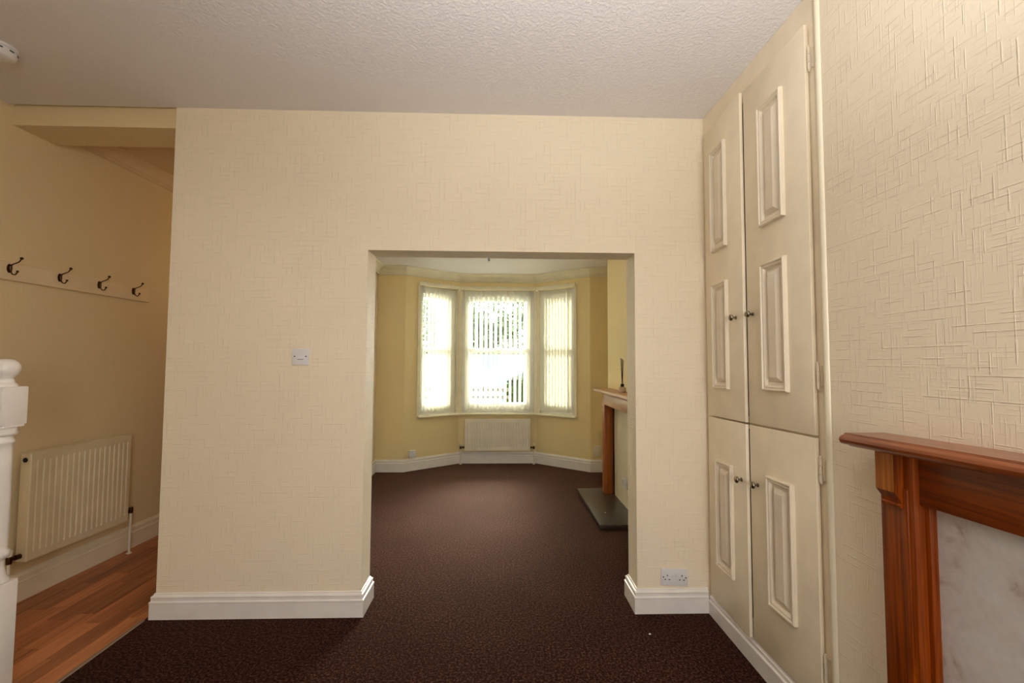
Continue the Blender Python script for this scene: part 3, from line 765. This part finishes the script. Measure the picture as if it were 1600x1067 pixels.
# smoke alarm on the ceiling at the left edge
sa = thing('smoke_alarm', 'white round smoke alarm on the ceiling at the left edge', 'smoke alarm', (-2.19, 1.905, H))
bm = B(); lathe(bm, [(0.062, 0.0), (0.062, -0.012), (0.058, -0.014)], (0,0,0), 'Z', 28); obj('base', bm, M['plastic'], sa, 40)
bm = B(); lathe(bm, [(0.058, -0.014), (0.060, -0.024), (0.057, -0.042), (0.048, -0.05), (0.02, -0.053)], (0,0,0), 'Z', 28); obj('cover', bm, M['plastic'], sa, 40)
for k in range(10):
    a = 2*PI*k/10; bx('vent_slot', M['dark'], sa, -0.008, 0.008, -0.0005, 0.0008, -0.026, -0.021)
vs = [o for o in sa.children if o.name.startswith('vent_slot')]
for k, o in enumerate(vs):
    a = 2*PI*k/len(vs); o.location = (0.0598*math.cos(a), 0.0598*math.sin(a), 0); o.rotation_euler = (0, 0, a+PI/2)

# lint on the carpet
for x, y, s, lab in ((0.738, 2.16, 0.006, 'white lint speck on the brown carpet below the double wall socket'), (0.985, 1.70, 0.006, 'white lint speck on the carpet beside the cupboard plinth'),
                  (0.91, 3.75, 0.008, 'white paint speck on the slate hearth')):
    bm = B(); bmesh.ops.create_icosphere(bm, subdivisions=1, radius=s)
    for v in bm.verts: v.co = Vector((v.co.x*random.uniform(0.7, 1.4), v.co.y*random.uniform(0.7, 1.4), v.co.z*0.4))
    o = obj('lint_speck', bm, M['lint']); o.location = (x, y, s*0.35+(0.04 if 'hearth' in lab else 0)); tag(o, lab, 'lint')

# ------------------------------------------------------------------ outside the bay window
struct(bx('ground', M['tarmac'], None, -20, 20, 6.3, 40, -0.6, -0.42))
GZ = -0.42
def foliage_mesh(bm, blobs, n, size):
    for i in range(n):
        c, r = random.choice(blobs)
        d = Vector((random.gauss(0, 1), random.gauss(0, 1), random.gauss(0, 1))).normalized()*random.uniform(0.7, 1.0)
        p = Vector((c[0]+d.x*r[0], c[1]+d.y*r[1], c[2]+d.z*r[2]))
        u = Vector((random.gauss(0, 1), random.gauss(0, 1), random.gauss(0, 1))).normalized(); v = u.orthogonal().normalized()
        s = size*random.uniform(0.6, 1.3)
        vs = [bm.verts.new(p+u*s), bm.verts.new(p+v*s*0.45), bm.verts.new(p-u*s), bm.verts.new(p-v*s*0.45)]
        bm.faces.new(vs)
def bush(name, label, cat, loc, blobs, n, size, mat, trunk):
    t = thing(name, label, cat, loc)
    bm = B(); foliage_mesh(bm, blobs, n, size); f = obj('foliage', bm, mat, t); f['kind'] = 'stuff'
    bm = B()
    for tx, ty, r, hh in trunk: tube(bm, [(tx, ty, 0), (tx*1.05, ty, hh*0.5), (tx*1.1, ty, hh)], [r, r*0.8, r*0.5], 8)
    obj('trunk', bm, M['bark'], t)
bush('garden_shrub', 'dense dark green shrub outside, right of the white car', 'shrub', (0.62, 9.2, GZ), [((0, 0, 0.6), (0.62, 0.4, 0.7)), ((0.35, 0.1, 1.15), (0.55, 0.4, 0.75)), ((-0.15, 0, 1.1), (0.36, 0.3, 0.4))], 4200, 0.06, M['leaf'], [(0, 0, 0.05, 0.8), (0.2, 0.05, 0.04, 0.9)])
bush('street_tree', 'tall leafy tree across the street, seen through the middle blind', 'tree', (-0.4, 22, GZ), [((0, 0, 4.2), (2.2, 1.3, 1.3)), ((-1.6, 0, 3.2), (1.7, 1.2, 1.5)), ((1.5, 0.2, 3.0), (1.6, 1.2, 1.5)), ((0, 0.2, 2.6), (1.6, 1.2, 1.2))], 11000, 0.12, M['leaf2'], [(0, 0, 0.22, 3.4)])
bush('street_tree', 'smaller leafy tree seen through the left blind', 'tree', (-5.2, 24, GZ), [((0, 0, 3.4), (2.6, 1.4, 2.2))], 6500, 0.12, M['leaf2'], [(0, 0, 0.2, 2.6)])
# teal board fence across the street
fn = thing('board_fence', 'teal painted board fence behind the white car', 'fence', (0, 17.5, GZ))
bd = None
for k in range(42):
    if bd is None:
        bm = B(); box(bm, -0.085, 0.085, -0.012, 0.012, 0, 2.05, bevel=0.004, seg=1); bd = obj('board', bm, M['teal'], fn, None); o = bd
    else: o = bd.copy(); COL.objects.link(o); o.parent = fn
    o.location = (-5.2+k*0.18, random.uniform(-0.006, 0.006), 0)
for z in (0.35, 1.6): bx('rail', M['teal'], fn, -5.3, 2.3, 0.0125, 0.05, z, z+0.08)
# iron railing along the front garden
rl = thing('garden_railing', 'dark iron railing in the front garden, in front of the white car', 'railing', (0, 7.7, GZ))
for z in (1.12, 1.25):
    bm = B(); box(bm, -2.6, 0.22, -0.006, 0.006, z-0.03, z+0.03, bevel=0.002); obj('rail', bm, M['dark'], rl)
rb = None
for k in range(24):
    if rb is None:
        bm = B(); tube(bm, [(0, 0, 0), (0, 0, 1.28)], 0.007, 6); lathe(bm, [(0.004, 1.27), (0.014, 1.29), (0.011, 1.31), (0.001, 1.34)], (0, 0, 0), 'Z', 8); rb = obj('bar', bm, M['dark'], rl); o = rb
    else: o = rb.copy(); COL.objects.link(o); o.parent = rl
    o.location = (-2.55+k*0.12, 0, 0)
# car parked outside, seen from the front
car = thing('car', 'white car parked outside, behind the middle and left blinds', 'car', (-0.78, 10.2, GZ))
bm = B()
secs = [(-0.02, 0.30, 0.62, 0.70), (0.25, 0.22, 0.80, 0.80), (0.95, 0.22, 0.92, 0.85), (1.3, 0.22, 0.96, 0.86), (3.3, 0.22, 0.98, 0.86), (3.9, 0.24, 0.95, 0.82), (4.05, 0.32, 0.8, 0.74)]
rings = []
for y, zb, zt, hwid in secs:
    ring = []
    for x, z in ((-hwid*0.9, zb), (-hwid, zb+0.15), (-hwid, zt-0.12), (-hwid*0.86, zt), (hwid*0.86, zt), (hwid, zt-0.12), (hwid, zb+0.15), (hwid*0.9, zb)):
        ring.append(bm.verts.new((x, y, z)))
    rings.append(ring)
for i in range(len(rings)-1):
    for k in range(8): bm.faces.new((rings[i][k], rings[i][(k+1) % 8], rings[i+1][(k+1) % 8], rings[i+1][k]))
bm.faces.new(rings[0]); bm.faces.new(rings[-1][::-1])
obj('body', bm, M['carpaint'], car, 35)
bm = B(); rings = []
for y, zt, hb, ht in ((0.95, 0.915, 0.74, 0.735), (1.55, 1.36, 0.74, 0.60), (1.9, 1.43, 0.74, 0.58), (3.0, 1.41, 0.74, 0.57), (3.85, 0.96, 0.72, 0.70)):
    zb = 0.91
    rings.append([bm.verts.new(q) for q in ((-hb, y, zb), (-ht, y, zt-0.03), (-ht*0.8, y, zt), (ht*0.8, y, zt), (ht, y, zt-0.03), (hb, y, zb))])
for i in range(len(rings)-1):
    for k in range(6): bm.faces.new((rings[i][k], rings[i][(k+1) % 6], rings[i+1][(k+1) % 6], rings[i+1][k]))
bm.faces.new(rings[0]); bm.faces.new(rings[-1][::-1])
obj('cabin', bm, M['carpaint'], car, 30)
bm = B(); v = [bm.verts.new(q) for q in ((-0.66, 1.0, 0.955), (0.66, 1.0, 0.955), (0.54, 1.5, 1.325), (-0.54, 1.5, 1.325))]; bm.faces.new(v)
wsn = bmesh.ops.extrude_face_region(bm, geom=bm.faces[:]); bmesh.ops.translate(bm, vec=(0, -0.012, 0.014), verts=[e for e in wsn['geom'] if isinstance(e, bmesh.types.BMVert)])
obj('windscreen', bm, M['carglass'], car)
bx('grille', M['dark'], car, -0.45, 0.45, -0.035, 0.02, 0.5, 0.58, bevel=0.004); bx('lower_grille', M['dark'], car, -0.55, 0.55, 0.0, 0.05, 0.33, 0.42, bevel=0.004)
for s in (-1, 1):
    bx('headlight', M['upvc'], car, s*0.5, s*0.72, 0.02, 0.16, 0.62, 0.74, bevel=0.015)
    bx('door_mirror', M['dark'], car, s*0.86, s*1.0, 1.35, 1.45, 0.94, 1.06, bevel=0.02)
    for y in (0.75, 3.25):
        bm = B(); lathe(bm, [(0.2, -0.1), (0.30, -0.1), (0.32, -0.06), (0.32, 0.06), (0.30, 0.1), (0.2, 0.1)], (s*0.77, y, 0.32), 'X', 22); wl = obj('wheel', bm, M['rubber'], car, 40)
        bm = B(); lathe(bm, [(0.2, 0.095*s), (0.19, 0.115*s), (0.05, 0.105*s)], (s*0.77, y, 0.32), 'X', 18); obj('wheel_rim', bm, M['strip'], wl, 40)
